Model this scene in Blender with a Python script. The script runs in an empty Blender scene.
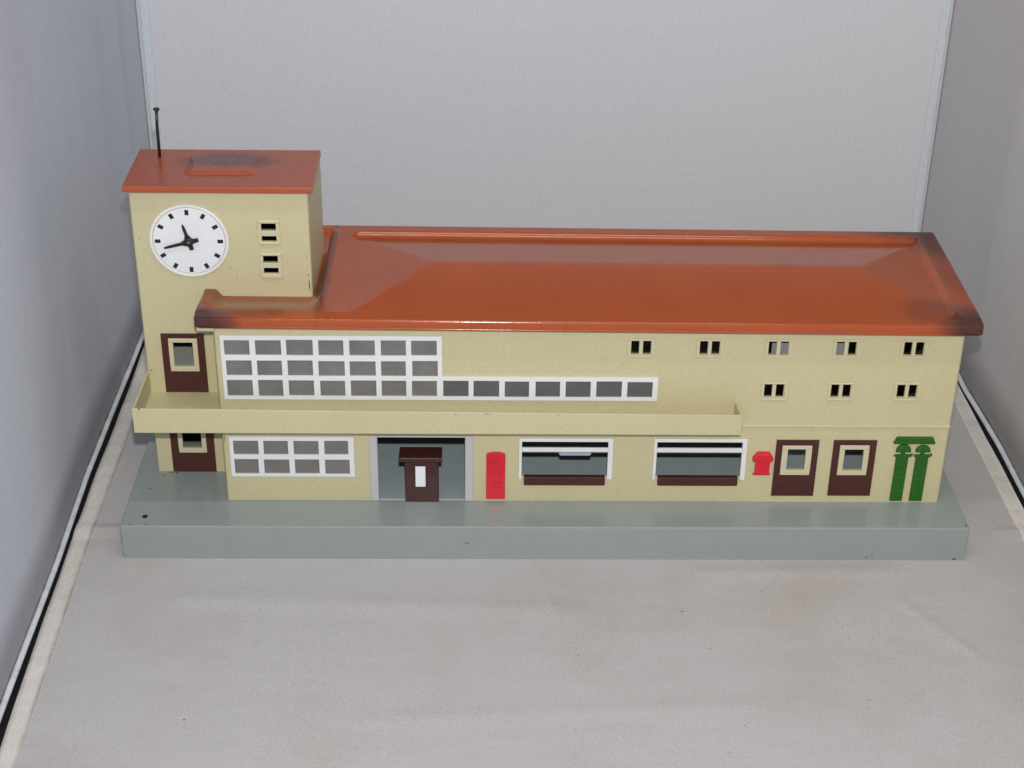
import bpy, bmesh, math, random
from mathutils import Vector, Matrix
random.seed(7)
S = bpy.context.scene
COL = S.collection
PI = math.pi
# 1 unit = 10 cm of the toy
S.unit_settings.scale_length = 0.1

# ------------------------------------------------------------------ materials
def nodes(name):
    m = bpy.data.materials.new(name); m.use_nodes = True
    nt = m.node_tree; b = nt.nodes['Principled BSDF']
    return m, nt, b

def N(nt, t, **kw):
    n = nt.nodes.new(t)
    for k, v in kw.items():
        if k in n.inputs: n.inputs[k].default_value = v
        else: setattr(n, k, v)
    return n

def rgba(c): return (c[0], c[1], c[2], 1.0)

def paint(name, col, rough=.45, var=.10, vscale=6, bump=.0, bscale=90, spec=.5, soot=(), soot_col=(.040, .021, .019),
          specks=0.0, speck_col=(.03, .025, .02), coat=0.0, grain=0.0, grain_scale=160, lift=None):
    """painted tin: base colour with faint mottling, fine stipple, soot patches of fixed shape, chipped specks"""
    m, nt, b = nodes(name)
    L = nt.links.new
    tc = N(nt, 'ShaderNodeTexCoord')
    n1 = N(nt, 'ShaderNodeTexNoise', Scale=vscale, Detail=4.0, Roughness=.6)
    L(tc.outputs['Object'], n1.inputs['Vector'])
    hi = [min(1, c * (1 + var)) for c in col]; lo = [c * (1 - var) for c in col]
    mx = N(nt, 'ShaderNodeMix', data_type='RGBA')
    mr = N(nt, 'ShaderNodeMapRange'); mr.inputs['From Min'].default_value = .3; mr.inputs['From Max'].default_value = .7
    L(n1.outputs['Fac'], mr.inputs['Value']); L(mr.outputs[0], mx.inputs[0])
    mx.inputs[6].default_value = rgba(lo); mx.inputs[7].default_value = rgba(hi)
    cur = mx.outputs[2]
    if grain:
        ng = N(nt, 'ShaderNodeTexNoise', Scale=grain_scale, Detail=2.0, Roughness=.7)
        L(tc.outputs['Object'], ng.inputs['Vector'])
        g = N(nt, 'ShaderNodeMapRange'); g.inputs['From Min'].default_value = .3; g.inputs['From Max'].default_value = .7
        g.inputs['To Min'].default_value = 1 - grain; g.inputs['To Max'].default_value = 1 + grain
        L(ng.outputs['Fac'], g.inputs['Value'])
        vm = N(nt, 'ShaderNodeVectorMath', operation='SCALE')
        L(cur, vm.inputs[0]); L(g.outputs[0], vm.inputs['Scale'])
        cur = vm.outputs[0]
    if soot:
        ns = N(nt, 'ShaderNodeTexNoise', Scale=14.0, Detail=5.0, Roughness=.65)
        L(tc.outputs['Object'], ns.inputs['Vector'])
        tot = None
        for (cx, cy, cz, rx, ry, rz, amt) in soot:
            sb = N(nt, 'ShaderNodeVectorMath', operation='SUBTRACT'); L(tc.outputs['Object'], sb.inputs[0]); sb.inputs[1].default_value = (cx, cy, cz)
            dv = N(nt, 'ShaderNodeVectorMath', operation='DIVIDE'); L(sb.outputs[0], dv.inputs[0]); dv.inputs[1].default_value = (rx, ry, rz)
            ln = N(nt, 'ShaderNodeVectorMath', operation='LENGTH'); L(dv.outputs[0], ln.inputs[0])
            ad = N(nt, 'ShaderNodeMath', operation='MULTIPLY_ADD'); L(ns.outputs['Fac'], ad.inputs[0]); ad.inputs[1].default_value = .5; L(ln.outputs['Value'], ad.inputs[2])
            r = N(nt, 'ShaderNodeMapRange', interpolation_type='SMOOTHSTEP')
            r.inputs['From Min'].default_value = .62; r.inputs['From Max'].default_value = 1.40
            r.inputs['To Min'].default_value = amt; r.inputs['To Max'].default_value = 0
            L(ad.outputs[0], r.inputs['Value'])
            if tot is None: tot = r.outputs[0]
            else:
                mm = N(nt, 'ShaderNodeMath', operation='MAXIMUM'); L(tot, mm.inputs[0]); L(r.outputs[0], mm.inputs[1]); tot = mm.outputs[0]
        m2 = N(nt, 'ShaderNodeMix', data_type='RGBA'); L(tot, m2.inputs[0]); L(cur, m2.inputs[6]); m2.inputs[7].default_value = rgba(soot_col)
        cur = m2.outputs[2]
    if specks:
        nv = N(nt, 'ShaderNodeTexNoise', Scale=38.0, Detail=3.0, Roughness=.55)
        L(tc.outputs['Object'], nv.inputs['Vector'])
        r = N(nt, 'ShaderNodeMapRange'); r.inputs['From Min'].default_value = specks; r.inputs['From Max'].default_value = specks + .025
        L(nv.outputs['Fac'], r.inputs['Value'])
        m3 = N(nt, 'ShaderNodeMix', data_type='RGBA'); L(r.outputs[0], m3.inputs[0]); L(cur, m3.inputs[6]); m3.inputs[7].default_value = rgba(speck_col)
        cur = m3.outputs[2]
    L(cur, b.inputs['Base Color'])
    nr = N(nt, 'ShaderNodeTexNoise', Scale=22.0, Detail=4.0)
    L(tc.outputs['Object'], nr.inputs['Vector'])
    rr = N(nt, 'ShaderNodeMapRange'); rr.inputs['To Min'].default_value = max(.03, rough - .08); rr.inputs['To Max'].default_value = rough + .08
    L(nr.outputs['Fac'], rr.inputs['Value']); L(rr.outputs[0], b.inputs['Roughness'])
    b.inputs['Specular IOR Level'].default_value = spec
    b.inputs['Coat Weight'].default_value = coat; b.inputs['Coat Roughness'].default_value = .12
    if bump:
        nb = N(nt, 'ShaderNodeTexNoise', Scale=bscale, Detail=3.0, Roughness=.6)
        L(tc.outputs['Object'], nb.inputs['Vector'])
        bp_ = N(nt, 'ShaderNodeBump', Strength=bump, Distance=.01)
        L(nb.outputs['Fac'], bp_.inputs['Height']); L(bp_.outputs[0], b.inputs['Normal'])
    return m

def cloth(name, col, stain=0.0, stain_col=(.40, .33, .27), wrinkle=.25, wscale=(1.2, 1.2, 1.2), specks=0.0):
    m, nt, b = nodes(name); L = nt.links.new
    tc = N(nt, 'ShaderNodeTexCoord')
    n1 = N(nt, 'ShaderNodeTexNoise', Scale=1.1, Detail=5.0, Roughness=.55); L(tc.outputs['Object'], n1.inputs['Vector'])
    mx = N(nt, 'ShaderNodeMix', data_type='RGBA'); mr = N(nt, 'ShaderNodeMapRange')
    mr.inputs['From Min'].default_value = .48; mr.inputs['From Max'].default_value = .78; mr.inputs['To Max'].default_value = stain
    L(n1.outputs['Fac'], mr.inputs['Value']); L(mr.outputs[0], mx.inputs[0])
    mx.inputs[6].default_value = rgba(col); mx.inputs[7].default_value = rgba(stain_col)
    cur = mx.outputs[2]
    # weave grain
    ng = N(nt, 'ShaderNodeTexNoise', Scale=110.0, Detail=2.0, Roughness=.8); L(tc.outputs['Object'], ng.inputs['Vector'])
    g = N(nt, 'ShaderNodeMapRange'); g.inputs['From Min'].default_value = .3; g.inputs['From Max'].default_value = .7
    g.inputs['To Min'].default_value = .87; g.inputs['To Max'].default_value = 1.13; L(ng.outputs['Fac'], g.inputs['Value'])
    vm = N(nt, 'ShaderNodeVectorMath', operation='SCALE'); L(cur, vm.inputs[0]); L(g.outputs[0], vm.inputs['Scale']); cur = vm.outputs[0]
    if specks:
        nv = N(nt, 'ShaderNodeTexNoise', Scale=17.0, Detail=4.0, Roughness=.75); L(tc.outputs['Object'], nv.inputs['Vector'])
        r = N(nt, 'ShaderNodeMapRange'); r.inputs['From Min'].default_value = .71; r.inputs['From Max'].default_value = .77; r.inputs['To Max'].default_value = specks
        L(nv.outputs['Fac'], r.inputs['Value'])
        m3 = N(nt, 'ShaderNodeMix', data_type='RGBA'); L(r.outputs[0], m3.inputs[0]); L(cur, m3.inputs[6]); m3.inputs[7].default_value = (.16, .12, .09, 1)
        cur = m3.outputs[2]
    L(cur, b.inputs['Base Color'])
    b.inputs['Roughness'].default_value = .85; b.inputs['Specular IOR Level'].default_value = .2
    mp = N(nt, 'ShaderNodeMapping'); mp.inputs['Scale'].default_value = wscale; L(tc.outputs['Object'], mp.inputs['Vector'])
    nw = N(nt, 'ShaderNodeTexNoise', Scale=1.6, Detail=3.0, Roughness=.5); L(mp.outputs[0], nw.inputs['Vector'])
    b1 = N(nt, 'ShaderNodeBump', Strength=wrinkle, Distance=.12); L(nw.outputs['Fac'], b1.inputs['Height'])
    b2 = N(nt, 'ShaderNodeBump', Strength=.18, Distance=.012); L(ng.outputs['Fac'], b2.inputs['Height']); L(b1.outputs[0], b2.inputs['Normal'])
    L(b2.outputs[0], b.inputs['Normal'])
    return m

ROOT = Vector((2.25, .72, 0))
def rel(x, y, z, *r): return (x - ROOT.x, y - ROOT.y, z - ROOT.z) + r

M = {}
CREAM = (.525, .475, .280)
M['cream'] = paint('cream_paint', CREAM, rough=.45, var=.02, vscale=3, bump=.2, bscale=95, grain=.065, grain_scale=90, specks=.785, speck_col=(.25, .2, .1))
M['cream_trim'] = paint('cream_trim_paint', (.55, .505, .33), rough=.45, var=.04, bump=.2, grain=.05, grain_scale=90)
M['inside'] = paint('bare_brown_tin', (.15, .115, .09), rough=.6, var=.3)
M['roof'] = paint('red_oxide_roof_paint', (.355, .076, .022), rough=.13, var=.05, vscale=3, bump=.03, bscale=60, spec=.42, grain=.05,
    soot=[rel(4.47, .17, 1.30, .29, .28, .4, .88), rel(4.47, 1.34, 1.33, .52, .23, .4, .88), rel(4.45, 1.22, 1.33, .22, .34, .4, .8), rel(4.44, .85, 1.33, .10, .42, .3, .35), rel(.45, .18, 1.30, .27, .17, .3, .9),
          rel(.50, .50, 1.32, .10, .2, .2, .45), rel(.66, .27, 1.30, .30, .09, .2, .45), rel(.75, .40, 1.30, .45, .15, .2, .42), rel(1.065, .60, 1.33, .045, .40, .12, .75), rel(1.085, 1.0, 1.34, .022, .5, .12, .65),
          rel(4.24, .32, 1.33, .26, .15, .2, .38)])
M['tower_roof'] = paint('tower_roof_paint', (.335, .072, .028), rough=.27, var=.05, vscale=4, spec=.55, grain=.05,
    soot=[rel(.585, .83, 1.94, .28, .13, .3, .78)])
M['base'] = paint('grey_green_paint', (.268, .304, .287), rough=.2, var=.02, vscale=4, bump=.07, bscale=70, grain=.035, grain_scale=80, specks=.80, speck_col=(.03, .03, .028))
M['white'] = paint('white_paint', (.715, .725, .715), rough=.45, var=.03, bump=.1)
M['ring'] = paint('clock_rim_paint', (.72, .71, .66), rough=.4, var=.04)
M['pane_dark'] = paint('dark_grey_frosted_pane', (.105, .103, .100), rough=.45, var=.12, vscale=5, bump=.25, bscale=120, grain=.12, grain_scale=130)
M['pane'] = paint('grey_frosted_pane', (.168, .161, .146), rough=.45, var=.14, vscale=5, bump=.25, bscale=120, grain=.12, grain_scale=130)
M['brown'] = paint('dark_brown_paint', (.066, .020, .016), rough=.45, spec=.3, var=.12, bump=.3, bscale=80, grain=.2, grain_scale=100)
M['brown_gloss'] = paint('kiosk_brown_paint', (.050, .015, .013), rough=.35, var=.12, bump=.25, bscale=70, grain=.25, grain_scale=90)
M['red'] = paint('red_paint', (.62, .012, .028), rough=.35, var=.1, bump=.15, bscale=60)
M['green'] = paint('green_paint', (.021, .112, .014), rough=.5, spec=.25, var=.2, bump=.25, bscale=70, grain=.2, grain_scale=80)
M['black'] = paint('black_paint', (.012, .012, .013), rough=.4, var=.1)
M['chip_hole'] = paint('chipped_metal_and_hole_dark', (.012, .011, .010), rough=.7, var=.2)
M['surround'] = paint('light_grey_paint', (.47, .48, .48), rough=.5, var=.04, bump=.15)
M['sill_grey'] = paint('pale_green_grey_tin', (.46, .49, .42), rough=.45, var=.06, grain=.08)
M['hall_grey'] = paint('blue_grey_inner_tin', (.36, .43, .44), rough=.4, var=.05, grain=.06)
M['tab'] = paint('blue_grey_tin', (.33, .38, .43), rough=.35, var=.06, grain=.1)
M['paper'] = paint('white_notice', (.78, .80, .80), rough=.7, var=.04)
M['floor'] = cloth('grey_floor_cloth', (.455, .438, .432), stain=.8, stain_col=(.405, .360, .315), wrinkle=.16, wscale=(.8, 1.3, 1), specks=.85)
M['fleck'] = paint('dirt_fleck', (.24, .20, .17), rough=.9, var=.3)
M['tape'] = cloth('cream_tape', (.64, .605, .555), stain=.5, stain_col=(.5, .43, .36), wrinkle=.3, wscale=(2, 2, 2))
M['backdrop'] = cloth('grey_backdrop_cloth', (.61, .615, .635), wrinkle=.10, wscale=(1, 1, .4))
M['side'] = cloth('grey_side_cloth_cool_light', (.56, .575, .615), wrinkle=.10, wscale=(1, .8, .35))  # cool ambient light on the left panel is tinted into the cloth colour
M['side_warm_light'] = cloth('grey_side_cloth_warm_light', (.575, .565, .565), wrinkle=.10, wscale=(1, .8, .35))  # warm ambient light on the right panel is tinted into the cloth colour
M['edge'] = cloth('backdrop_edge_binding', (.60, .645, .675), wrinkle=.2, wscale=(3, 3, 1))
M['binding'] = cloth('pale_binding', (.62, .64, .65), wrinkle=.3, wscale=(3, 3, 3))
M['table'] = paint('dark_tabletop', (.012, .012, .014), rough=.5)

# ------------------------------------------------------------------ helpers
def obj(name, bm, mats, parent=None, origin=None, smooth=False, label=None):
    """link one bmesh (vertices in world coordinates) as ONE mesh object with its own origin"""
    if origin is None:
        lo = Vector((1e9,) * 3); hi = Vector((-1e9,) * 3)
        for v in bm.verts:
            for i in range(3): lo[i] = min(lo[i], v.co[i]); hi[i] = max(hi[i], v.co[i])
        origin = Vector(((lo.x + hi.x) / 2, (lo.y + hi.y) / 2, lo.z))
    origin = Vector(origin)
    bmesh.ops.translate(bm, verts=bm.verts, vec=-origin)
    me = bpy.data.meshes.new(name); bm.to_mesh(me); bm.free()
    for m in (mats if isinstance(mats, (list, tuple)) else [mats]): me.materials.append(m)
    if smooth: me.polygons.foreach_set('use_smooth', [True] * len(me.polygons))
    o = bpy.data.objects.new(name, me); COL.objects.link(o)
    po = Vector((0, 0, 0))
    p = parent
    while p is not None: po += p.location; p = p.parent
    o.parent = parent; o.location = origin - po
    if label: o['label'] = label
    return o

def box(bm, x0, x1, y0, y1, z0, z1, bevel=0, seg=2, mat=0, top_in=0.0):
    vs = [bm.verts.new((x, y, z)) for z in (z0, z1) for y in (y0, y1) for x in (x0, x1)]
    if top_in:
        for v in vs[4:]:
            v.co.x += top_in if v.co.x == x0 else -top_in
            v.co.y += top_in if v.co.y == y0 else -top_in
    fs = [bm.faces.new([vs[i] for i in f]) for f in ((0, 2, 3, 1), (4, 5, 7, 6), (0, 1, 5, 4), (1, 3, 7, 5), (3, 2, 6, 7), (2, 0, 4, 6))]
    for f in fs: f.material_index = mat
    if bevel:
        es = list({e for f in fs for e in f.edges})
        r = bmesh.ops.bevel(bm, geom=es, offset=bevel, segments=seg, affect='EDGES', profile=.5)
        for f in r['faces']: f.material_index = mat
    return fs

def prism_front(bm, pts, y0, y1, mat=0, bevel=0.0):
    """polygon in the x-z plane (counter-clockwise seen from -y), from front y0 back to y1"""
    a = [bm.verts.new((x, y0, z)) for x, z in pts]; b = [bm.verts.new((x, y1, z)) for x, z in pts]
    n = len(pts)
    fs = [bm.faces.new(a), bm.faces.new(b[::-1])]
    for i in range(n): fs.append(bm.faces.new((a[i], b[i], b[(i + 1) % n], a[(i + 1) % n])))
    for f in fs: f.material_index = mat
    if bevel:
        r = bmesh.ops.bevel(bm, geom=list(fs[0].edges), offset=bevel, segments=2, affect='EDGES', profile=.5)
        for f in r['faces']: f.material_index = mat

def tube(bm, pts, rad, n=12, mat=0, caps=True):
    rings = []
    for i, p in enumerate(pts):
        p = Vector(p); q0 = Vector(pts[max(0, i - 1)]); q1 = Vector(pts[min(len(pts) - 1, i + 1)])
        d = (q1 - q0).normalized(); u = d.cross(Vector((0, 0, 1)) if abs(d.z) < .9 else Vector((1, 0, 0))).normalized(); w = d.cross(u)
        r = rad[i] if isinstance(rad, (list, tuple)) else rad
        rings.append([bm.verts.new(p + r * (math.cos(2 * PI * k / n) * u + math.sin(2 * PI * k / n) * w)) for k in range(n)])
    for a, b in zip(rings, rings[1:]):
        for k in range(n): bm.faces.new((a[k], a[(k + 1) % n], b[(k + 1) % n], b[k])).material_index = mat
    if caps:
        bm.faces.new(rings[0][::-1]).material_index = mat; bm.faces.new(rings[-1]).material_index = mat

def wall_plate(bm, a0, a1, z0, z1, holes, put, th, solid_back=1):
    """plate with rectangular holes; put(a, d, z) maps along-wall, depth and height to a point. slot 0 outside and jambs, slot 1 inside"""
    A = sorted({a0, a1} | {min(a1, max(a0, v)) for h in holes for v in h[:2]}); Z = sorted({z0, z1} | {min(z1, max(z0, v)) for h in holes for v in h[2:]})
    def solid(i, j):
        if not (0 <= i < len(A) - 1 and 0 <= j < len(Z) - 1): return False
        ca = (A[i] + A[i + 1]) / 2; cz = (Z[j] + Z[j + 1]) / 2
        return not any(h[0] < ca < h[1] and h[2] < cz < h[3] for h in holes)
    vc = {}
    def V(i, j, d):
        k = (i, j, d)
        if k not in vc: vc[k] = bm.verts.new(put(A[i], d, Z[j]))
        return vc[k]
    for i in range(len(A) - 1):
        for j in range(len(Z) - 1):
            if not solid(i, j): continue
            bm.faces.new((V(i, j, 0), V(i + 1, j, 0), V(i + 1, j + 1, 0), V(i, j + 1, 0))).material_index = 0
            bm.faces.new((V(i, j, th), V(i, j + 1, th), V(i + 1, j + 1, th), V(i + 1, j, th))).material_index = solid_back
            for (di, dj, p, q) in ((-1, 0, (i, j + 1), (i, j)), (1, 0, (i + 1, j), (i + 1, j + 1)), (0, -1, (i, j), (i + 1, j)), (0, 1, (i + 1, j + 1), (i, j + 1))):
                if not solid(i + di, j + dj):
                    bm.faces.new((V(*q, 0), V(*p, 0), V(*p, th), V(*q, th))).material_index = 0

def shell(bm, x0, x1, y0, y1, z0, z1, r, th, front=(), back=(), left=(), right=()):
    """four tin walls with rounded corners"""
    wall_plate(bm, x0 + r, x1 - r, z0, z1, front, lambda a, d, z: (a, y0 + d, z), th)
    wall_plate(bm, -(x1 - r), -(x0 + r), z0, z1, back, lambda a, d, z: (-a, y1 - d, z), th)
    wall_plate(bm, -(y1 - r), -(y0 + r), z0, z1, left, lambda a, d, z: (x0 + d, -a, z), th)
    wall_plate(bm, y0 + r, y1 - r, z0, z1, right, lambda a, d, z: (x1 - d, a, z), th)
    n = 5
    for cx, cy, a0 in ((x0 + r, y0 + r, PI), (x1 - r, y0 + r, 1.5 * PI), (x1 - r, y1 - r, 0), (x0 + r, y1 - r, .5 * PI)):
        ring = [(cx + r * math.cos(a0 + .5 * PI * k / n), cy + r * math.sin(a0 + .5 * PI * k / n)) for k in range(n + 1)]
        lo = [bm.verts.new((x, y, z0)) for x, y in ring]; hi = [bm.verts.new((x, y, z1)) for x, y in ring]
        for k in range(n): bm.faces.new((lo[k], lo[k + 1], hi[k + 1], hi[k])).smooth = True

def frame_ring(bm, outer, inner, y0, y1, bevel=.003, mat=0, open_bottom=False):
    """rectangular picture-frame ring standing proud of the wall between y0 (front) and y1"""
    ox0, ox1, oz0, oz1 = outer; ix0, ix1, iz0, iz1 = inner
    box(bm, ox0, ox1, y0, y1, iz1, oz1, bevel, 2, mat)
    if not open_bottom: box(bm, ox0, ox1, y0, y1, oz0, iz0, bevel, 2, mat)
    zb = oz0 if open_bottom else iz0
    box(bm, ox0, ix0, y0, y1, zb, iz1, bevel if open_bottom else 0, 2, mat)
    box(bm, ix1, ox1, y0, y1, zb, iz1, bevel if open_bottom else 0, 2, mat)

def chips(bm, spots, y=None, z=None, mat=1):
    """irregular flakes of missing paint: flat many-sided flecks lying on a face y=const or z=const"""
    for (a, b, ra, rb) in spots:
        n = 7; vs = []
        for k in range(n):
            t = 2 * PI * k / n; q = random.uniform(.6, 1.15)
            u = a + ra * q * math.cos(t); v = b + rb * q * math.sin(t)
            vs.append(bm.verts.new((u, y, v) if y is not None else (u, v, z)))
        bm.faces.new(vs).material_index = mat

def sheet(xs, ys, f, keep, z_skirt, warp=None):
    """pressed tin sheet: height field z=f(x,y) on a grid, skirt down to z_skirt along every free edge, inner underside"""
    bm = bmesh.new(); g = {}
    for i, x in enumerate(xs):
        for j, y in enumerate(ys):
            X, Y = warp(x, y) if warp else (x, y)
            g[i, j] = (X, Y, f(x, y))
    vt = {}
    def V(i, j):
        if (i, j) not in vt: vt[i, j] = bm.verts.new(g[i, j])
        return vt[i, j]
    cells = {(i, j) for i in range(len(xs) - 1) for j in range(len(ys) - 1) if keep((xs[i] + xs[i + 1]) / 2, (ys[j] + ys[j + 1]) / 2)}
    for i, j in cells: bm.faces.new((V(i, j), V(i + 1, j), V(i + 1, j + 1), V(i, j + 1))).smooth = True
    sk = {}
    def K(i, j):
        if (i, j) not in sk: x, y, z = g[i, j]; sk[i, j] = bm.verts.new((x, y, z_skirt(x, y)))
        return sk[i, j]
    for i, j in cells:
        for di, dj, p, q in ((-1, 0, (i, j + 1), (i, j)), (1, 0, (i + 1, j), (i + 1, j + 1)), (0, -1, (i, j), (i + 1, j)), (0, 1, (i + 1, j + 1), (i, j + 1))):
            if (i + di, j + dj) not in cells:
                bm.faces.new((K(*p), K(*q), V(*q), V(*p))).smooth = True
    # underside, flat
    for i, j in cells:
        if False: pass
    return bm

def lin(a, b, step):
    n = max(1, int(round((b - a) / step))); return [a + (b - a) * k / n for k in range(n + 1)]
def sm(t): t = max(0, min(1, t)); return t * t * (3 - 2 * t)

def tag(o, label=None, cat=None, kind=None, group=None):
    if label: o['label'] = label
    if cat: o['category'] = cat
    if kind: o['kind'] = kind
    if group: o['group'] = group
    return o
def empty(name, loc, parent=None):
    o = bpy.data.objects.new(name, None); COL.objects.link(o); o.empty_display_size = .2
    o.location = loc; o.parent = parent
    return o

# ------------------------------------------------------------------ the setting
def curve_x(tab):
    def f(y):
        for (y0, x0), (y1, x1) in zip(tab, tab[1:]):
            if y0 <= y <= y1: t = (y - y0) / (y1 - y0); return x0 + (x1 - x0) * t
        return tab[0][1] if y < tab[0][0] else tab[-1][1]
    return f
floor_l = curve_x([(-3, -.250), (-1.53, -.279), (-.8, -.297), (.7, -.313), (1.65, -.305), (3.4, -.318)])
floor_r = curve_x([(-3, 4.985), (.49, 4.958), (1.08, 4.948), (1.74, 4.934), (3.4, 4.94)])
tape_l = curve_x([(-3, -.165), (-1.6, -.184), (-.9, -.196), (.1, -.212), (1.0, -.205), (3.4, -.21)])
tape_r = curve_x([(-3, 4.88), (.5, 4.862), (1.6, 4.852), (3.4, 4.855)])
wall_l = curve_x([(-3, -.34), (-1.2, -.346), (0, -.350), (.8, -.368), (2.0, -.357), (3.4, -.345)])
wall_r = curve_x([(-3, 5.07), (-1, 5.04), (.6, 5.008), (1.13, 5.006), (1.8, 4.968), (3.4, 4.975)])

bm = bmesh.new()
ys = lin(-3.0, 3.36, .022)
fold = lambda y: .012 * math.exp(-((y - .27) / .03) ** 2) + .007 * math.exp(-((y - .215) / .02) ** 2)
CREASES = [(2.19, .0, 2.33, -.75, .006, .022), (4.0, -.25, 4.45, -.95, .006, .03), (.2, -.35, 2.6, -.45, .006, .07), (2.9, -.12, 4.3, -.10, .007, .06), (1.2, -1.3, 3.4, -1.15, .004, .06)]
def floor_z(x, y):
    e = sm((abs(x - 2.35) - 2.33) / .15)
    c = 0
    for (ax, ay, bx_, by, h, w) in CREASES:
        ux, uy = bx_ - ax, by - ay; ll = math.hypot(ux, uy); t = ((x - ax) * ux + (y - ay) * uy) / ll; d = ((x - ax) * uy - (y - ay) * ux) / ll
        if abs(d) < .12: c += h * math.exp(-(d / w) ** 2) * sm(t / .25) * sm((ll - t) / .25)
    return c + fold(y) * e + .002 * math.sin(2.1 * x + .7 * y) * sm((.0 - y) / .4)
g = []
for y in ys:
    xl, xr = floor_l(y), floor_r(y)
    g.append([bm.verts.new((xl + (xr - xl) * k / 250, y, floor_z(xl + (xr - xl) * k / 250, y))) for k in range(251)])
for a, b in zip(g, g[1:]):
    for k in range(250): bm.faces.new((a[k], a[k + 1], b[k + 1], b[k])).smooth = True
for col, rev in ((0, False), (250, True)):     # cut edges of the cloth board
    lo = [bm.verts.new((r[col].co.x, r[col].co.y, -.03)) for r in g]
    for a, b, c, d in zip(lo, lo[1:], g, g[1:]):
        f = (a, b, d[col], c[col]) if rev else (b, a, c[col], d[col])
        bm.faces.new(f)
rs = random.Random(11)
flecks = [(3.14, -1.32), (3.16, -1.30), (3.49, -1.07), (3.52, -1.05), (3.76, -1.14), (3.74, -1.2), (.17, -1.59), (2.84, -.27), (3.36, -.285), (3.30, -.18), (3.75, -.68), (3.78, -.70), (1.05, -.9), (1.6, -.95), (1.9, -1.2), (3.05, -1.5)]
flecks += [(rs.uniform(.1, 4.6), rs.uniform(-1.8, -.1)) for _ in range(14)]
for fx_, fy_ in flecks:
    rr_ = rs.choice([.002, .0025, .003, .005]); an = rs.uniform(0, PI); el = rs.uniform(1, 2.6); zz_ = floor_z(fx_, fy_) + .002
    vs = []
    for k in range(7):
        t = 2 * PI * k / 7; q = rs.uniform(.6, 1.1) * rr_; u, v = q * el * math.cos(t), q * math.sin(t)
        vs.append(bm.verts.new((fx_ + u * math.cos(an) - v * math.sin(an), fy_ + u * math.sin(an) + v * math.cos(an), zz_)))
    bm.faces.new(vs).material_index = 1
floor = tag(obj('floor', bm, [M['floor'], M['fleck']], origin=(2.3, 0, 0)), 'pale grey cloth floor with faint brown stains under the model', None, 'structure')
for fa, fb in ((floor_l, tape_l), (tape_r, floor_r)):
    bm = bmesh.new(); rows = []
    for y in lin(-2.99, 3.3, .04):
        xs_ = [fa(y) + (fb(y) - fa(y)) * k / 4 for k in range(5)]
        rows.append([bm.verts.new((x, y, floor_z(x, y) + .006 + .0025 * math.sin(9 * y + 3 * k))) for k, x in enumerate(xs_)])
    for a, b in zip(rows, rows[1:]):
        for k in range(4): bm.faces.new((a[k], a[k + 1], b[k + 1], b[k])).smooth = True
    for k in (0, 4):
        for a, b in zip(rows, rows[1:]):
            v = [bm.verts.new((w.co.x, w.co.y, w.co.z - .008)) for w in (a[k], b[k])]
            bm.faces.new((a[k], b[k], v[1], v[0]))
    obj('edge_tape', bm, M['tape'], floor)
bm = bmesh.new(); box(bm, -1.6, 6.3, -3.4, 4.2, -.25, -.075, .02)
tag(obj('tabletop', bm, M['table']), 'dark tabletop under the cloth floor', None, 'structure')

def side_panel(fx, sgn, label, y0=-2.6, y1=3.36, H=4.2, lean=0.0):
    bm = bmesh.new(); rows = []
    for y in lin(y0, y1, .05):
        r = []
        for z in lin(0.0, H, .35):
            x = fx(y) + sgn * lean * z + .006 * math.sin(3.1 * y + 1.3) * sm(z / .5) + .010 * math.exp(-((y - 2.75) / .10) ** 2) * sm(z) * (sgn < 0) * .6 - .004 * (sgn < 0) * math.exp(-((y - 2.3) / .16) ** 2) * sm(z)
            r.append((x, y, z))
        rows.append(r)
    fr = [[bm.verts.new(p) for p in r] for r in rows]
    bk = [[bm.verts.new((p[0] + sgn * .06, p[1], p[2])) for p in r] for r in rows]
    nz = len(fr[0])
    for a, b, c, d in zip(fr, fr[1:], bk, bk[1:]):
        for k in range(nz - 1):
            bm.faces.new((a[k], b[k], b[k + 1], a[k + 1])).smooth = True
            bm.faces.new((c[k], c[k + 1], d[k + 1], d[k])).smooth = True
        for k in (0, nz - 1): bm.faces.new((a[k], c[k], d[k], b[k]))
    for r, s in ((0, 0), (-1, 0)):
        for k in range(nz - 1): bm.faces.new((fr[r][k], fr[r][k + 1], bk[r][k + 1], bk[r][k]))
    bmesh.ops.recalc_face_normals(bm, faces=bm.faces)
    p = tag(obj('cloth_panel', bm, M['side'] if sgn < 0 else M['side_warm_light'], origin=(fx(1) + sgn * .03, .4, 0)), label, 'cloth panel')
    bm = bmesh.new()
    tube(bm, [(fx(y) - sgn * .014, y, .020 + .002 * math.sin(5 * y)) for y in lin(y0, y1 - .03, .06)], .0155, 12)
    obj('piping', bm, M['binding'], p, smooth=True)
    return p
side_panel(wall_l, -1, 'grey cloth side panel standing beside the clock tower')
side_panel(wall_r, 1, 'grey cloth side panel standing beside the end with the green columns', lean=.0)
bm = bmesh.new()
box(bm, -.5, 5.15, 3.375, 3.45, -.05, 4.2, .01)
back = tag(obj('cloth_panel', bm, M['backdrop']), 'pale grey cloth back panel standing behind the red roofs', 'cloth panel')
for x0, x1 in ((-.33, -.275), (4.90, 4.955)):
    bm = bmesh.new(); box(bm, x0, x1, 3.364, 3.3745, 0.0, 4.19, .004, 3)
    obj('edge_binding', bm, M['edge'], back)

# ------------------------------------------------------------------ the station
st = tag(empty('model_station', ROOT), 'cream tin toy railway station with red roofs and clock tower on a grey base', 'toy station')
YH, YT, ZB = .252, .537, .207
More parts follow.
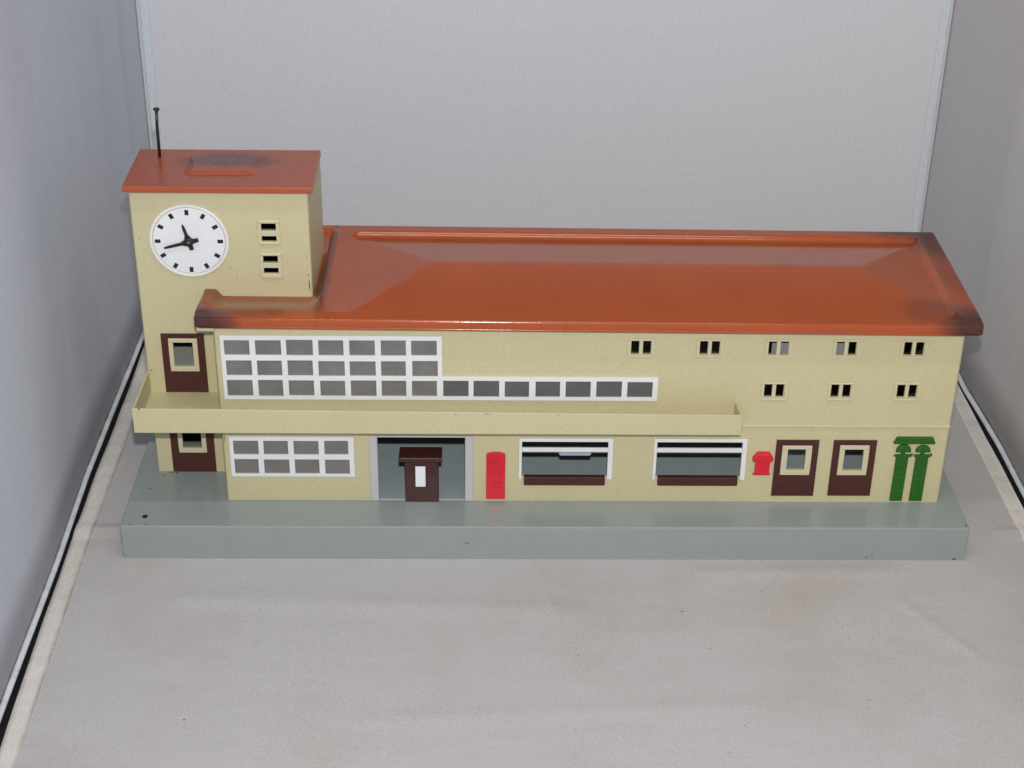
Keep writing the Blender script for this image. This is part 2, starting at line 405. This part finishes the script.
# base plate
bm = bmesh.new()
fs = box(bm, 0, 4.5, 0, 1.47, 0, ZB)
bmesh.ops.bevel(bm, geom=[e for e in bm.edges if max(v.co.z for v in e.verts) > .1], offset=.007, segments=3, affect='EDGES', profile=.5)
for f in bm.faces: f.smooth = False
chips(bm, [(.055, .013, .010, .004), (.135, .010, .012, .003), (.10, .36, .006, .006), (.155, .49, .008, .005), (.22, .52, .012, .005), (.185, .525, .02, .004), (.06, .33, .004, .004), (4.487, .03, .008, .006)], z=ZB + .0012)
chips(bm, [(1.83, .105, .016, .0025), (1.59, .085, .003, .003), (3.97, .02, .006, .004), (4.0, .025, .003, .005), (.6, .16, .003, .003), (4.44, .01, .012, .004)], y=-.0012)
n = 20; vs = [bm.verts.new((.118 + .015 * math.cos(2 * PI * k / n), .09 + .017 * math.sin(2 * PI * k / n), ZB + .0014)) for k in range(n)]
bm.faces.new(vs).material_index = 1  # flat black disc paints the dark inside of a screw hole
obj('base_plate', bm, [M['base'], M['chip_hole']], st, origin=ROOT)

# hall walls
XL, XR, YB, ZW = .533, 4.389, 1.27, 1.285
top_x = [2.722, 3.076, 3.431, 3.781, 4.131]; low_x = [3.430, 3.780, 4.127]
holes = []
slots = []
for cx in top_x: slots.append((cx, 1.100, 1.206, 1.116, 1.193))
for cx in low_x: slots.append((cx, .847, .953, .864, .941))
for cx, a, b, c, d in slots: holes += [(cx - .051, cx - .010, c, d), (cx + .010, cx + .051, c, d)]
holes += [(1.351, 1.816, ZB, .609), (2.119, 2.577, .367, .588), (2.838, 3.292, .367, .588)]
holes += [(3.537, 3.634, .413, .545), (3.841, 3.944, .411, .545)]
bm = bmesh.new()
shell(bm, XL, XR, YH, YB, ZB, ZW, .014, .012, front=holes, back=[(-4.046, -3.594, .45, .645)])
chips(bm, [(.55, .73, .002, .02), (.546, .60, .002, .03), (3.09, .745, .05, .0015), (3.24, .80, .012, .002)], y=YH - .0012, mat=2)
obj('hall_wall', bm, [M['cream'], M['inside'], M['chip_hole']], st)
bm = bmesh.new(); box(bm, 3.262, XR - .004, YH - .010, YH + .004, .680, .697, .004, 2)
obj('ledge', bm, M['cream'], st)
bm = bmesh.new(); box(bm, .455, .545, .222, .53, 1.250, 1.278, .004, 2)
obj('soffit', bm, M['cream'], st)

# tower walls
TX0, TX1, TYB, TZ = .112, 1.018, .985, 1.908
th = []
for zz in ((1.672, 1.712), (1.610, 1.641), (1.490, 1.530), (1.428, 1.461)): th.append((.7725, .849, zz[0], zz[1]))
th += [(.264, .368, .874, 1.020), (.264, .368, .361, .507)]
bm = bmesh.new()
shell(bm, TX0, TX1, YT, TYB, ZB, TZ, .012, .012, front=th)
for v in bm.verts:      # the right side of the tin tower flares slightly towards the back
    if v.co.x > TX1 - .05: v.co.x += .026 * max(0, (v.co.y - YT) / (TYB - YT))
chips(bm, [(1.003, 1.36, .0035, .05), (1.0, 1.42, .003, .008), (.995, 1.52, .002, .004), (.135, .85, .006, .005), (.63, 1.40, .003, .003), (.60, 1.46, .004, .003), (.145, 1.62, .003, .003), (.61, 1.62, .003, .004)], y=YT - .0012, mat=2)
obj('tower_wall', bm, [M['cream'], M['inside'], M['chip_hole']], st)

# hall roof: pressed sheet with hip, beads and rolled lip
RX0, RX1, RY0, RY1, RZ = .448, 4.462, .190, 1.330, 1.342
HX0, HX1, HY0, HY1, RIDGE = 1.215, 4.315, .250, 1.160, .077
def smin(a, b, k=.006):
    h = max(0, min(1, .5 + .5 * (b - a) / k)); return b * (1 - h) + a * h - k * h * (1 - h)
def bead(d, r, h):
    return h * math.sqrt(max(0, 1 - (d / r) ** 2)) if abs(d) < r else 0.0
def roof_z(x, y):
    z = RZ - .15 * max(0, .262 - y) - .012 * (x - 2.2) / 2.0 - .056 * sm((y - .24) / .28) * sm((1.10 - x) / .10) * (1 - sm((y - .62) / .3))
    hy = RIDGE / ((HY1 - HY0) / 2); hx = RIDGE / .415
    a = smin(smin((y - HY0) * hy, (HY1 - y) * hy), smin((x - HX0) * hx, (HX1 - x) * hx))
    z += max(0, a)
    def run(v, a, b, s=.05): return sm((v - a) / s) * sm((b - v) / s)
    # half-round beads round the back and both ends of the hip
    z += max(.030 * math.exp(-((y - 1.192) / .022) ** 2) * run(x, 1.165, 4.365),
             .0035 * math.exp(-((x - 1.188) / .022) ** 2) * run(y, .25, 1.26, .25),
             .022 * math.exp(-((x - 4.338) / .020) ** 2) * run(y, .24, 1.26))
    # rim beside the tower
    z += .022 * math.exp(-((x - 1.072 - .02 * (y - .4)) / .017) ** 2) * run(y, .33, 1.29, .12)
    z += .030 * math.exp(-((y - 1.215) / .026) ** 2) * sm((1.085 - x) / .02)
    # raised end beside the tower wall
    t = (x - .490) / .055
    z += .040 * (1 - sm((abs(x - .488) - .022) / .045)) * sm((y - .20) / .32)
    # rounded outer edge
    e = min(x - RX0, RX1 - x, y - RY0, RY1 - y); r = .014
    if e < r: z -= r - math.sqrt(max(0, r * r - (r - e) ** 2))
    return z
def warp_corner(r):
    def w(x, y):
        for cx, sx, cy, sy in ((RX1 - r, 1, RY1 - r, 1), (RX1 - r, 1, RY0 + r, -1), (RX0 + r, -1, RY0 + r, -1)):
            rr = r
            u = (x - cx) * sx / rr; v = (y - cy) * sy / rr
            if u > 0 and v > 0: return cx + sx * rr * u * math.sqrt(1 - v * v / 2), cy + sy * rr * v * math.sqrt(1 - u * u / 2)
        return x, y
    return w
xs = [RX0, RX0 + .003, RX0 + .007] + lin(RX0 + .014, RX1 - .014, .007) + [RX1 - .007, RX1 - .003, RX1]
ysr = [RY0, RY0 + .002, RY0 + .005, RY0 + .009] + lin(RY0 + .014, RY1 - .014, .006) + [RY1 - .009, RY1 - .004, RY1]
bm = sheet(xs, ysr, roof_z, lambda x, y: not (x < TX1 + .006 and YT - .004 < y < TYB + .008), lambda x, y: 1.279 - .012 * (x - 2.2) / 2.0, warp_corner(.03))
tube(bm, [(x, RY0 + .001, 1.283 - .012 * (x - 2.2) / 2.0) for x in lin(RX0 + .03, RX1 - .03, .2)], .0055, 10)      # rolled hem of the eave
for f in bm.faces: f.smooth = True
hr = obj('hall_roof', bm, M['roof'], st, origin=ROOT)
bm = bmesh.new(); wall_plate(bm, RX0 + .02, RX1 - .02, RY0 + .02, RY1 - .02, [(0, TX1 + .004, YT - .004, TYB + .008)], lambda a, d, z: (a, z, 1.274 - .012 * (a - 2.2) / 2 + d), .004)
obj('roof_underside', bm, [M['inside'], M['inside']], hr)

# tower roof
AX0, AX1, AY0, AY1, AZ = .095, 1.047, .488, .992, 1.931
def troof_z(x, y):
    z = AZ
    z += .013 * min(sm((y - .640) / .016), sm((x - .375) / .05), sm((.752 - x) / .05), sm((.93 - y) / .2))
    e = min(x - AX0, AX1 - x, y - AY0, AY1 - y); r = .007
    if e < r: z -= r - math.sqrt(max(0, r * r - (r - e) ** 2))
    return z
xs = [AX0, AX0 + .002] + lin(AX0 + .007, AX1 - .007, .006) + [AX1 - .002, AX1]
ysr = [AY0, AY0 + .002] + lin(AY0 + .007, AY1 - .007, .006) + [AY1 - .002, AY1]
bm = sheet(xs, ysr, troof_z, lambda x, y: True, lambda x, y: 1.898)
tr = obj('tower_roof', bm, M['tower_roof'], st, origin=ROOT)
bm = bmesh.new(); box(bm, AX0 + .01, AX1 - .01, AY0 + .01, AY1 - .01, 1.900, 1.906)
obj('roof_underside', bm, M['inside'], tr)
bm = bmesh.new()
tube(bm, [(.220, .877, AZ - .01), (.2215, .877, 2.02), (.2225, .877, 2.11), (.2265, .877, 2.186)], [.0085, .0085, .0082, .0075], 12)
tube(bm, [(.2265, .877, 2.180), (.2268, .877, 2.189), (.227, .877, 2.197), (.227, .877, 2.200)], [.006, .016, .017, .012], 16)
obj('mast', bm, M['black'], st, smooth=True)

# balcony: floor slab with parapet
bm = bmesh.new()
PY = .094
def quadbox(p_lo, p_hi, z0, zt, th):   # parapet strip from point to point with its own end heights
    (xa, ya), (xb, yb) = p_lo, p_hi
    d = Vector((xb - xa, yb - ya, 0)).normalized(); nrm = Vector((-d.y, d.x, 0)) * th
    vs = []
    for (x, y, zz) in ((xa, ya, zt[0]), (xb, yb, zt[1])):
        for o_ in (Vector((0, 0, 0)), nrm):
            vs.append([bm.verts.new((x + o_.x, y + o_.y, z0)), bm.verts.new((x + o_.x, y + o_.y, zz))])
    a, b, c, e = vs
    fs = [(a[0], c[0], c[1], a[1]), (b[0], b[1], e[1], e[0]), (a[1], c[1], e[1], b[1]), (a[0], b[0], e[0], c[0]), (a[0], a[1], b[1], b[0]), (c[0], e[0], e[1], c[1])]
    F = [bm.faces.new(f) for f in fs]
    bmesh.ops.bevel(bm, geom=list({q for f in F for q in f.edges}), offset=.003, segments=2, affect='EDGES', profile=.5)
z0 = .724
quadbox((.112, PY), (3.250, PY), z0, (.868, .843), .013)
quadbox((.110, YT - .001), (.1115, PY + .004), z0 + .001, (.845, .864), .012)
quadbox((3.251, PY + .004), (3.240, YH - .001), z0 + .001, (.842, .838), .010)
n_ = len(bm.verts); bm.verts.ensure_lookup_table()
box(bm, .118, 3.238, PY + .012, YH - .001, z0 + .002, .733, 0)
box(bm, .118, XL - .001, YH - .0005, YT - .001, z0 + .002, .733, 0)
bm.verts.ensure_lookup_table()
for v in bm.verts[n_:]: v.co.z -= .018 * (v.co.y - PY) / .44
chips(bm, [(.15, .868, .006, .004), (1.77, .842, .008, .002), (1.93, .848, .02, .0015), (2.3, .845, .012, .0012)], y=PY - .0012, mat=1)
obj('balcony', bm, [M['cream'], M['chip_hole']], st)

# strip window (L shape, 14 columns below, 7 by 3 above)
FP = .012
zr = [(.863, .957), (.985, .985)]
xb = [.566 + (2.820 - .566) * k / 14 for k in range(15)]
frm = bmesh.new(); pan = bmesh.new()
rows_ = [(.843, .982, .863, .958, 14), (.982, 1.099, .9835, 1.074, 7), (1.099, 1.219, 1.1055, 1.194, 7)]
hol = []
random.seed(3)
j = lambda s=.003: random.uniform(-s, s)
for z0_, z1_, pz0, pz1, nc in rows_:
    for k in range(nc):
        hol.append((.5855 + .1595 * k + j(), .7165 + .1595 * k + j(), pz0 + j(.002), pz1 + j(.002)))
wall_plate(frm, .566, 1.699, .843, 1.219, [h for h in hol if h[1] < 1.70], lambda a, d, z: (a, YH - FP + d, z), FP - .0006, 0)
wall_plate(frm, 1.699, 2.820, .843, .980, [h for h in hol if h[0] > 1.70], lambda a, d, z: (a, YH - FP + d, z), FP - .0006, 0)
sw = obj('strip_window', frm, M['white'], st)
for h in hol: box(pan, h[0] - .0005, h[1] + .0005, YH - .005, YH - .0008, h[2] - .0005, h[3] + .0005, mat=1 if h[0] > 1.70 else 0)
obj('pane', pan, [M['pane'], M['pane_dark']], sw)
# small gridded window under the balcony
frm = bmesh.new(); pan = bmesh.new(); hol = []
xb = [.570 + (1.227 - .570) * k / 4 for k in range(5)]
for pz0, pz1 in ((.384, .475), (.505, .590)):
    for k in range(4): hol.append((.589 + .160 * k + j(), .720 + .160 * k + j(), pz0 + j(.002), pz1 + j(.002)))
wall_plate(frm, .570, 1.227, .366, .614, hol, lambda a, d, z: (a, YH - FP + d, z), FP - .0006, 0)
gw = obj('grid_window', frm, M['white'], st)
for h in hol: box(pan, h[0] - .0005, h[1] + .0005, YH - .005, YH - .0008, h[2] - .0005, h[3] + .0005, mat=0)
obj('pane', pan, M['pane'], gw)

# small twin windows: pressed rims round two slots; thin rim, copied
bm = bmesh.new()
w, h0, h1 = .068, -.053, .053
frame_ring(bm, (-w, w, h0, h1), (-.056, .056, -.041, .043), YH - .008, YH - .0004, .0035)
box(bm, -.009, .009, YH - .003, YH - .0004, -.041, .043, .001)
box(bm, -.0555, -.0515, YH - .002, YH - .0004, -.0405, .0425); box(bm, .0515, .0555, YH - .002, YH - .0004, -.0405, .0425)
twin = obj('twin_window', bm, M['cream_trim'], st, origin=(0, YH, -.053))
for i, (cx, a, b_, c, d) in enumerate(slots):
    o = twin if i == 0 else twin.copy()
    if i: COL.objects.link(o); o.parent = st
    o.location = Vector((cx, YH, (a + b_) / 2 - .053)) - ROOT
# tower slit windows
for z0_, z1_, m0, m1, b0, b1 in ((1.594, 1.732, 1.641, 1.672, 1.610, 1.712), (1.402, 1.546, 1.461, 1.490, 1.428, 1.530)):
    bm = bmesh.new()
    frame_ring(bm, (.757, .867, z0_, z1_), (.7725, .849, b0, b1), YT - .011, YT - .0004, .005)
    box(bm, .7715, .850, YT - .006, YT + .004, m0, m1, .0015)
    obj('slit_window', bm, M['cream_trim'], st)

# shop windows
for i, (ox0, ox1, ix0, ix1) in enumerate(((2.103, 2.604, 2.119, 2.577), (2.821, 3.318, 2.838, 3.292))):
    root = empty('shop_window', Vector(((ox0 + ox1) / 2, YH, .315)) - ROOT, st)
    bm = bmesh.new()
    frame_ring(bm, (ox0, ox1, .352, .608), (ix0, ix1, .367, .588), YH - .011, YH - .0006, .003, open_bottom=True)
    obj('frame', bm, M['white'], root)
    bm = bmesh.new(); box(bm, ix0 + .0005, ix1 - .0005, YH - .008, YH + .004, .524, .549, .002)
    obj('transom', bm, M['white'], root)
    bm = bmesh.new(); box(bm, ix0 + .012, ix1 - .010, YH - .018, YH + .0128, .317, .3705, .005, 2)
    obj('sill_box', bm, M['brown'], root)
    if i == 0:
        bm = bmesh.new(); pts = []
        for k in range(9): t = PI + PI * k / 8; pts.append((2.318 + .012 + .012 * math.cos(PI / 2 + PI * k / 8), .497 + .014 * math.sin(PI / 2 + PI * k / 8)))
        for k in range(9): pts.append((2.478 + .012 * math.cos(-PI / 2 + PI * k / 8), .497 + .014 * math.sin(-PI / 2 + PI * k / 8)))
        prism_front(bm, pts, .275, .285)
        obj('metal_tab', bm, M['tab'], root)

# doorway surround and kiosk
bm = bmesh.new()
box(bm, 1.309, 1.350, YH - .007, YH - .0006, ZB + .001, .6165, .003); box(bm, 1.817, 1.857, YH - .007, YH - .0006, ZB + .001, .6165, .003)
box(bm, 1.3502, 1.8168, YH - .006, YH - .0006, .6095, .6165, .002)
box(bm, 1.352, 1.815, YH + .0005, YH + .012, ZB + .0006, ZB + .006, .001, mat=0)
obj('doorway_surround', bm, M['surround'], st)
kr = empty('kiosk', Vector((1.586, .29, ZB)) - ROOT, st)
bm = bmesh.new(); box(bm, 1.494, 1.674, .236, .300, ZB + .0008, .487, .004)
obj('body', bm, M['brown_gloss'], kr)
bm = bmesh.new(); box(bm, 1.466, 1.694, .198, .300, .486, .512, .005, 3)
for v in bm.verts: v.co.z += .012 * (v.co.y - .198) / .12
bmesh.ops.translate(bm, verts=bm.verts, vec=(0, 0, -.002))
obj('kiosk_roof', bm, M['brown_gloss'], kr)
bm = bmesh.new(); box(bm, 1.551, 1.604, .2335, .2355, .308, .436, .0005)
obj('notice', bm, M['paper'], kr)

# red letter box (tall) and small red mailbox
lr = empty('tall_red_box', Vector((1.98, YH, .224)) - ROOT, st)
bm = bmesh.new()
pts = [(1.929, .224), (2.031, .224), (2.031, .504)] + [(1.980 + .051 * math.cos(t), .504 + .016 * math.sin(t)) for t in (.5, .9, 1.3, PI / 2, PI - 1.3, PI - .9, PI - .5)] + [(1.929, .504)]
prism_front(bm, pts, YH - .012, YH - .0006, bevel=.004)
obj('body', bm, M['red'], lr)
for zz in (.393, .325):
    bm = bmesh.new(); box(bm, 1.957, 2.002, YH - .022, YH - .0115, zz, zz + .007, .0025, 3)
    obj('slot_rim', bm, M['red'], lr)
bm = bmesh.new(); frame_ring(bm, (1.952, 2.008, .300, .470), (1.957, 2.003, .306, .464), YH - .019, YH - .0115, .001)
obj('door_rim', bm, M['red'], lr)
mr_ = empty('small_red_mailbox', Vector((3.408, YH, .386)) - ROOT, st)
bm = bmesh.new(); prism_front(bm, [(3.368, .394), (3.446, .394), (3.446, .478), (3.368, .478)], YH - .022, YH - .0006, bevel=.004)
obj('body', bm, M['red'], mr_)
bm = bmesh.new(); prism_front(bm, [(3.352, .476), (3.456, .476), (3.462, .492), (3.440, .528), (3.374, .528), (3.350, .492)], YH - .030, YH - .0004, bevel=.007)
obj('lid', bm, M['red'], mr_)
bm = bmesh.new(); box(bm, 3.359, 3.453, YH - .014, YH - .0004, .385, .3945, .003)
obj('foot_rail', bm, M['red'], mr_)

# relief doors
def relief_door(cx, zb, zt, y, w, fw, fz0, fz1, hole, name='relief_door'):
    root = empty(name, Vector((cx, y, zb)) - ROOT, st)
    bm = bmesh.new(); r = .008
    pr = .006
    hx0, hx1, hz0, hz1 = hole
    wall_plate(bm, cx - w / 2, cx + w / 2, zb + .0008, zt, [(cx - fw / 2, cx + fw / 2, fz0, fz1)], lambda a, d, z: (a, y - pr + d, z), pr - .0006, 0)
    bmesh.ops.bevel(bm, geom=[e for e in bm.edges if all(abs(v.co.y - (y - pr)) < 1e-5 for v in e.verts) and len(e.link_faces) == 2 and abs(e.calc_face_angle(0)) > 1], offset=.0025, segments=2, affect='EDGES')
    obj('door_leaf', bm, M['brown'], root)
    bm = bmesh.new(); frame_ring(bm, (cx - fw / 2 + .0005, cx + fw / 2 - .0005, fz0 + .0005, fz1 - .0005), hole, y - .009, y - .0006, .003)
    obj('window_frame', bm, M['cream_trim'], root)
relief_door(3.586, .248, .602, YH, .228, .160, .383, .569, (3.537, 3.634, .413, .545))
relief_door(3.893, .250, .602, YH, .231, .159, .383, .572, (3.841, 3.944, .411, .545))
relief_door(.317, .716, 1.072, YT, .228, .154, .845, 1.045, (.264, .368, .874, 1.020))
relief_door(.317, ZB, .559, YT, .238, .154, .332, .532, (.264, .368, .361, .507))
bm = bmesh.new(); box(bm, TX0 + .013, XL - .001, YT + .0125, TYB - .013, .780, .800)
obj('tower_floor', bm, M['sill_grey'], st)
bm = bmesh.new(); box(bm, TX1 + .02, XR - .013, YH + .0135, YB - .013, ZB + .0008, ZB + .005)
obj('hall_floor', bm, M['hall_grey'], st)

# green reliefs at the right end
gr = empty('green_relief', Vector((4.207, YH, .22)) - ROOT, st)
bm = bmesh.new(); prism_front(bm, [(4.094, .588), (4.100, .584), (4.314, .584), (4.320, .588), (4.303, .625), (4.111, .625)], YH - .016, YH - .0005, bevel=.005)
obj('lintel', bm, M['green'], gr)
for x0, x1, cx, d in ((4.119, 4.186, 4.1555, 0), (4.225, 4.294, 4.260, .001)):
    bm = bmesh.new()
    prism_front(bm, [(x0, .220), (x1, .220), (x1 + .001, .508), (x0 + .002, .508)], YH - .012, YH - .0005, bevel=.004)
    fl = cx + .0
    prism_front(bm, [(fl - .048, .509), (fl - .040, .502), (fl + .040, .502), (fl + .050, .512), (fl + .052, .521), (fl + .040, .515), (fl - .040, .514)], YH - .014, YH - .0005, bevel=.002)
    col = obj('column', bm, M['green'], gr)
    bm = bmesh.new()
    prism_front(bm, [(cx - .012, .513), (cx + .010, .513), (cx + .010, .538), (cx - .012, .538)], YH - .009, YH - .0005)
    dome = [(cx - .040, .532)] + [(cx + .040 * math.cos(PI - t), .538 + (.042 - d * 6) * math.sin(t)) for t in [.15 + (PI - .3) * k / 10 for k in range(11)]] + [(cx + .040, .532)]
    prism_front(bm, dome[::-1], YH - .016, YH - .0005, bevel=.006)
    obj('dome_cap', bm, M['green'], col)

# clock
ck = empty('clock', Vector((.400, YT, 1.612)) - ROOT, st)
CC = Vector((.400, 0, 1.612))
def disc(bm, r0, r1, ya, yb, n=72, bev=.003):
    """ring (r0=0: disc) standing from yb out to ya"""
    prof = [(r1, yb), (r1, ya + bev), (r1 - bev * .4, ya + bev * .3), (r1 - bev, ya)]
    prof += [(r0 + bev, ya), (r0 + bev * .3, ya + bev * .4), (r0, yb)] if r0 else []
    rings = [[bm.verts.new((CC.x + r * math.cos(2 * PI * k / n), y, CC.z + r * math.sin(2 * PI * k / n))) for k in range(n)] for r, y in prof]
    for a, b in zip(rings, rings[1:]):
        for k in range(n): bm.faces.new((a[k], a[(k + 1) % n], b[(k + 1) % n], b[k])).smooth = True
    if not r0: bm.faces.new(rings[-1])
bm = bmesh.new(); disc(bm, .187, .203, YT - .011, YT - .0004); bmesh.ops.recalc_face_normals(bm, faces=bm.faces); obj('rim', bm, M['ring'], ck)
bm = bmesh.new(); disc(bm, 0, .1845, YT - .010, YT - .0005, bev=.003); bmesh.ops.recalc_face_normals(bm, faces=bm.faces); obj('dial', bm, M['white'], ck)
for k in range(12):
    a = PI / 2 - k * PI / 6; bm = bmesh.new()
    box(bm, -.0145, .0145, YT - .0115, YT - .0098, -.010, .010, .0006)
    bmesh.ops.rotate(bm, verts=bm.verts, cent=(0, 0, 0), matrix=Matrix.Rotation(-a, 3, 'Y'))
    bmesh.ops.translate(bm, verts=bm.verts, vec=(CC.x + .160 * math.cos(a), 0, CC.z + .160 * math.sin(a)))
    obj('hour_mark', bm, M['black'], ck)
def hand(name, tipx, tipz, w, tail, y):
    d = Vector((tipx - CC.x, 0, tipz - CC.z)); ln = d.length; d.normalize(); p = Vector((-d.z, 0, d.x))
    pts = [(-tail, -.010), (-tail, .010), (-.012, .014), (.020, .017), (.040, w), (ln * .8, w * .85), (ln, w * .5), (ln, -w * .5), (ln * .8, -w * .85), (.040, -w), (.020, -.017), (-.012, -.014)]
    pts = [(CC.x + d.x * u + p.x * v, CC.z + d.z * u + p.z * v) for u, v in pts][::-1]
    bm = bmesh.new(); prism_front(bm, pts, y, y + .004); bmesh.ops.recalc_face_normals(bm, faces=bm.faces)
    obj(name, bm, M['black'], ck)
hand('hour_hand', .374, 1.706, .0085, .048, YT - .019)
hand('minute_hand', .272, 1.578, .0085, .052, YT - .024)
bm = bmesh.new(); tube(bm, [(CC.x, YT - .009, CC.z), (CC.x, YT - .0255, CC.z), (CC.x, YT - .028, CC.z)], [.024, .024, .015], 20); obj('hub', bm, M['black'], ck)
bm = bmesh.new(); tube(bm, [(CC.x, YT - .0275, CC.z), (CC.x, YT - .031, CC.z)], [.009, .006], 12); obj('hub_pin', bm, M['inside'], ck)

# ------------------------------------------------------------------ light: on-camera flash and soft room light
fl = bpy.data.lights.new('flash_lamp', 'AREA'); fl.shape = 'DISK'; fl.size = .16; fl.energy = 500; fl.color = (1.0, .97, .945)
lo = bpy.data.objects.new('flash_lamp', fl); COL.objects.link(lo); lo.location = (1.95, -7.15, 5.72)
lo.rotation_euler = (Vector((2.3, 1.2, .7)) - lo.location).to_track_quat('-Z', 'Y').to_euler()
wd = bpy.data.worlds.new('World'); S.world = wd; wd.use_nodes = True
nt = wd.node_tree; bg = nt.nodes['Background']; L = nt.links.new
tc = nt.nodes.new('ShaderNodeTexCoord'); sx = nt.nodes.new('ShaderNodeSeparateXYZ'); L(tc.outputs['Generated'], sx.inputs[0])
mr = nt.nodes.new('ShaderNodeMapRange'); mr.inputs['From Min'].default_value = -1; mr.inputs['From Max'].default_value = 1; L(sx.outputs['X'], mr.inputs['Value'])
mx = nt.nodes.new('ShaderNodeMix'); mx.data_type = 'RGBA'; L(mr.outputs[0], mx.inputs[0])
mx.inputs[6].default_value = (1.05, .95, .87, 1); mx.inputs[7].default_value = (.66, .89, 1.36, 1)   # the room is cooler on the right, warmer on the left
L(mx.outputs[2], bg.inputs[0])
my = nt.nodes.new('ShaderNodeMapRange'); my.interpolation_type = 'SMOOTHSTEP'      # dark far side of the room, lighter on the photographer's side
my.inputs['From Min'].default_value = -.7; my.inputs['From Max'].default_value = .1; my.inputs['To Min'].default_value = .48; my.inputs['To Max'].default_value = .115
L(sx.outputs['Y'], my.inputs['Value']); L(my.outputs[0], bg.inputs[1])
rl = bpy.data.lights.new('room_lamp', 'AREA'); rl.shape = 'RECTANGLE'; rl.size = 5.0; rl.size_y = .3; rl.energy = 130; rl.color = (1, .98, .96)
ro = bpy.data.objects.new('room_lamp', rl); COL.objects.link(ro); ro.location = (2.4, -2.2, 9.0)
ro.rotation_euler = (Vector((2.3, .8, .6)) - ro.location).to_track_quat('-Z', 'Y').to_euler()

# ------------------------------------------------------------------ camera
cd = bpy.data.cameras.new('camera'); cam = bpy.data.objects.new('camera', cd); COL.objects.link(cam)
cd.sensor_width = 36; cd.sensor_fit = 'HORIZONTAL'; cd.lens = 1668.97 / 1024 * 36
cam.rotation_mode = 'XYZ'
cam.rotation_euler = (1.0525881793153338, -0.012458266974228445, -0.012933982782510841)
cam.location = (1.9097051642017502, -7.287117104532327, 5.234167587719736)
cd.clip_start = .05; cd.clip_end = 200
S.camera = cam
S.view_settings.view_transform = 'Standard'; S.view_settings.look = 'None'; S.view_settings.exposure = 0.09; S.view_settings.gamma = 1
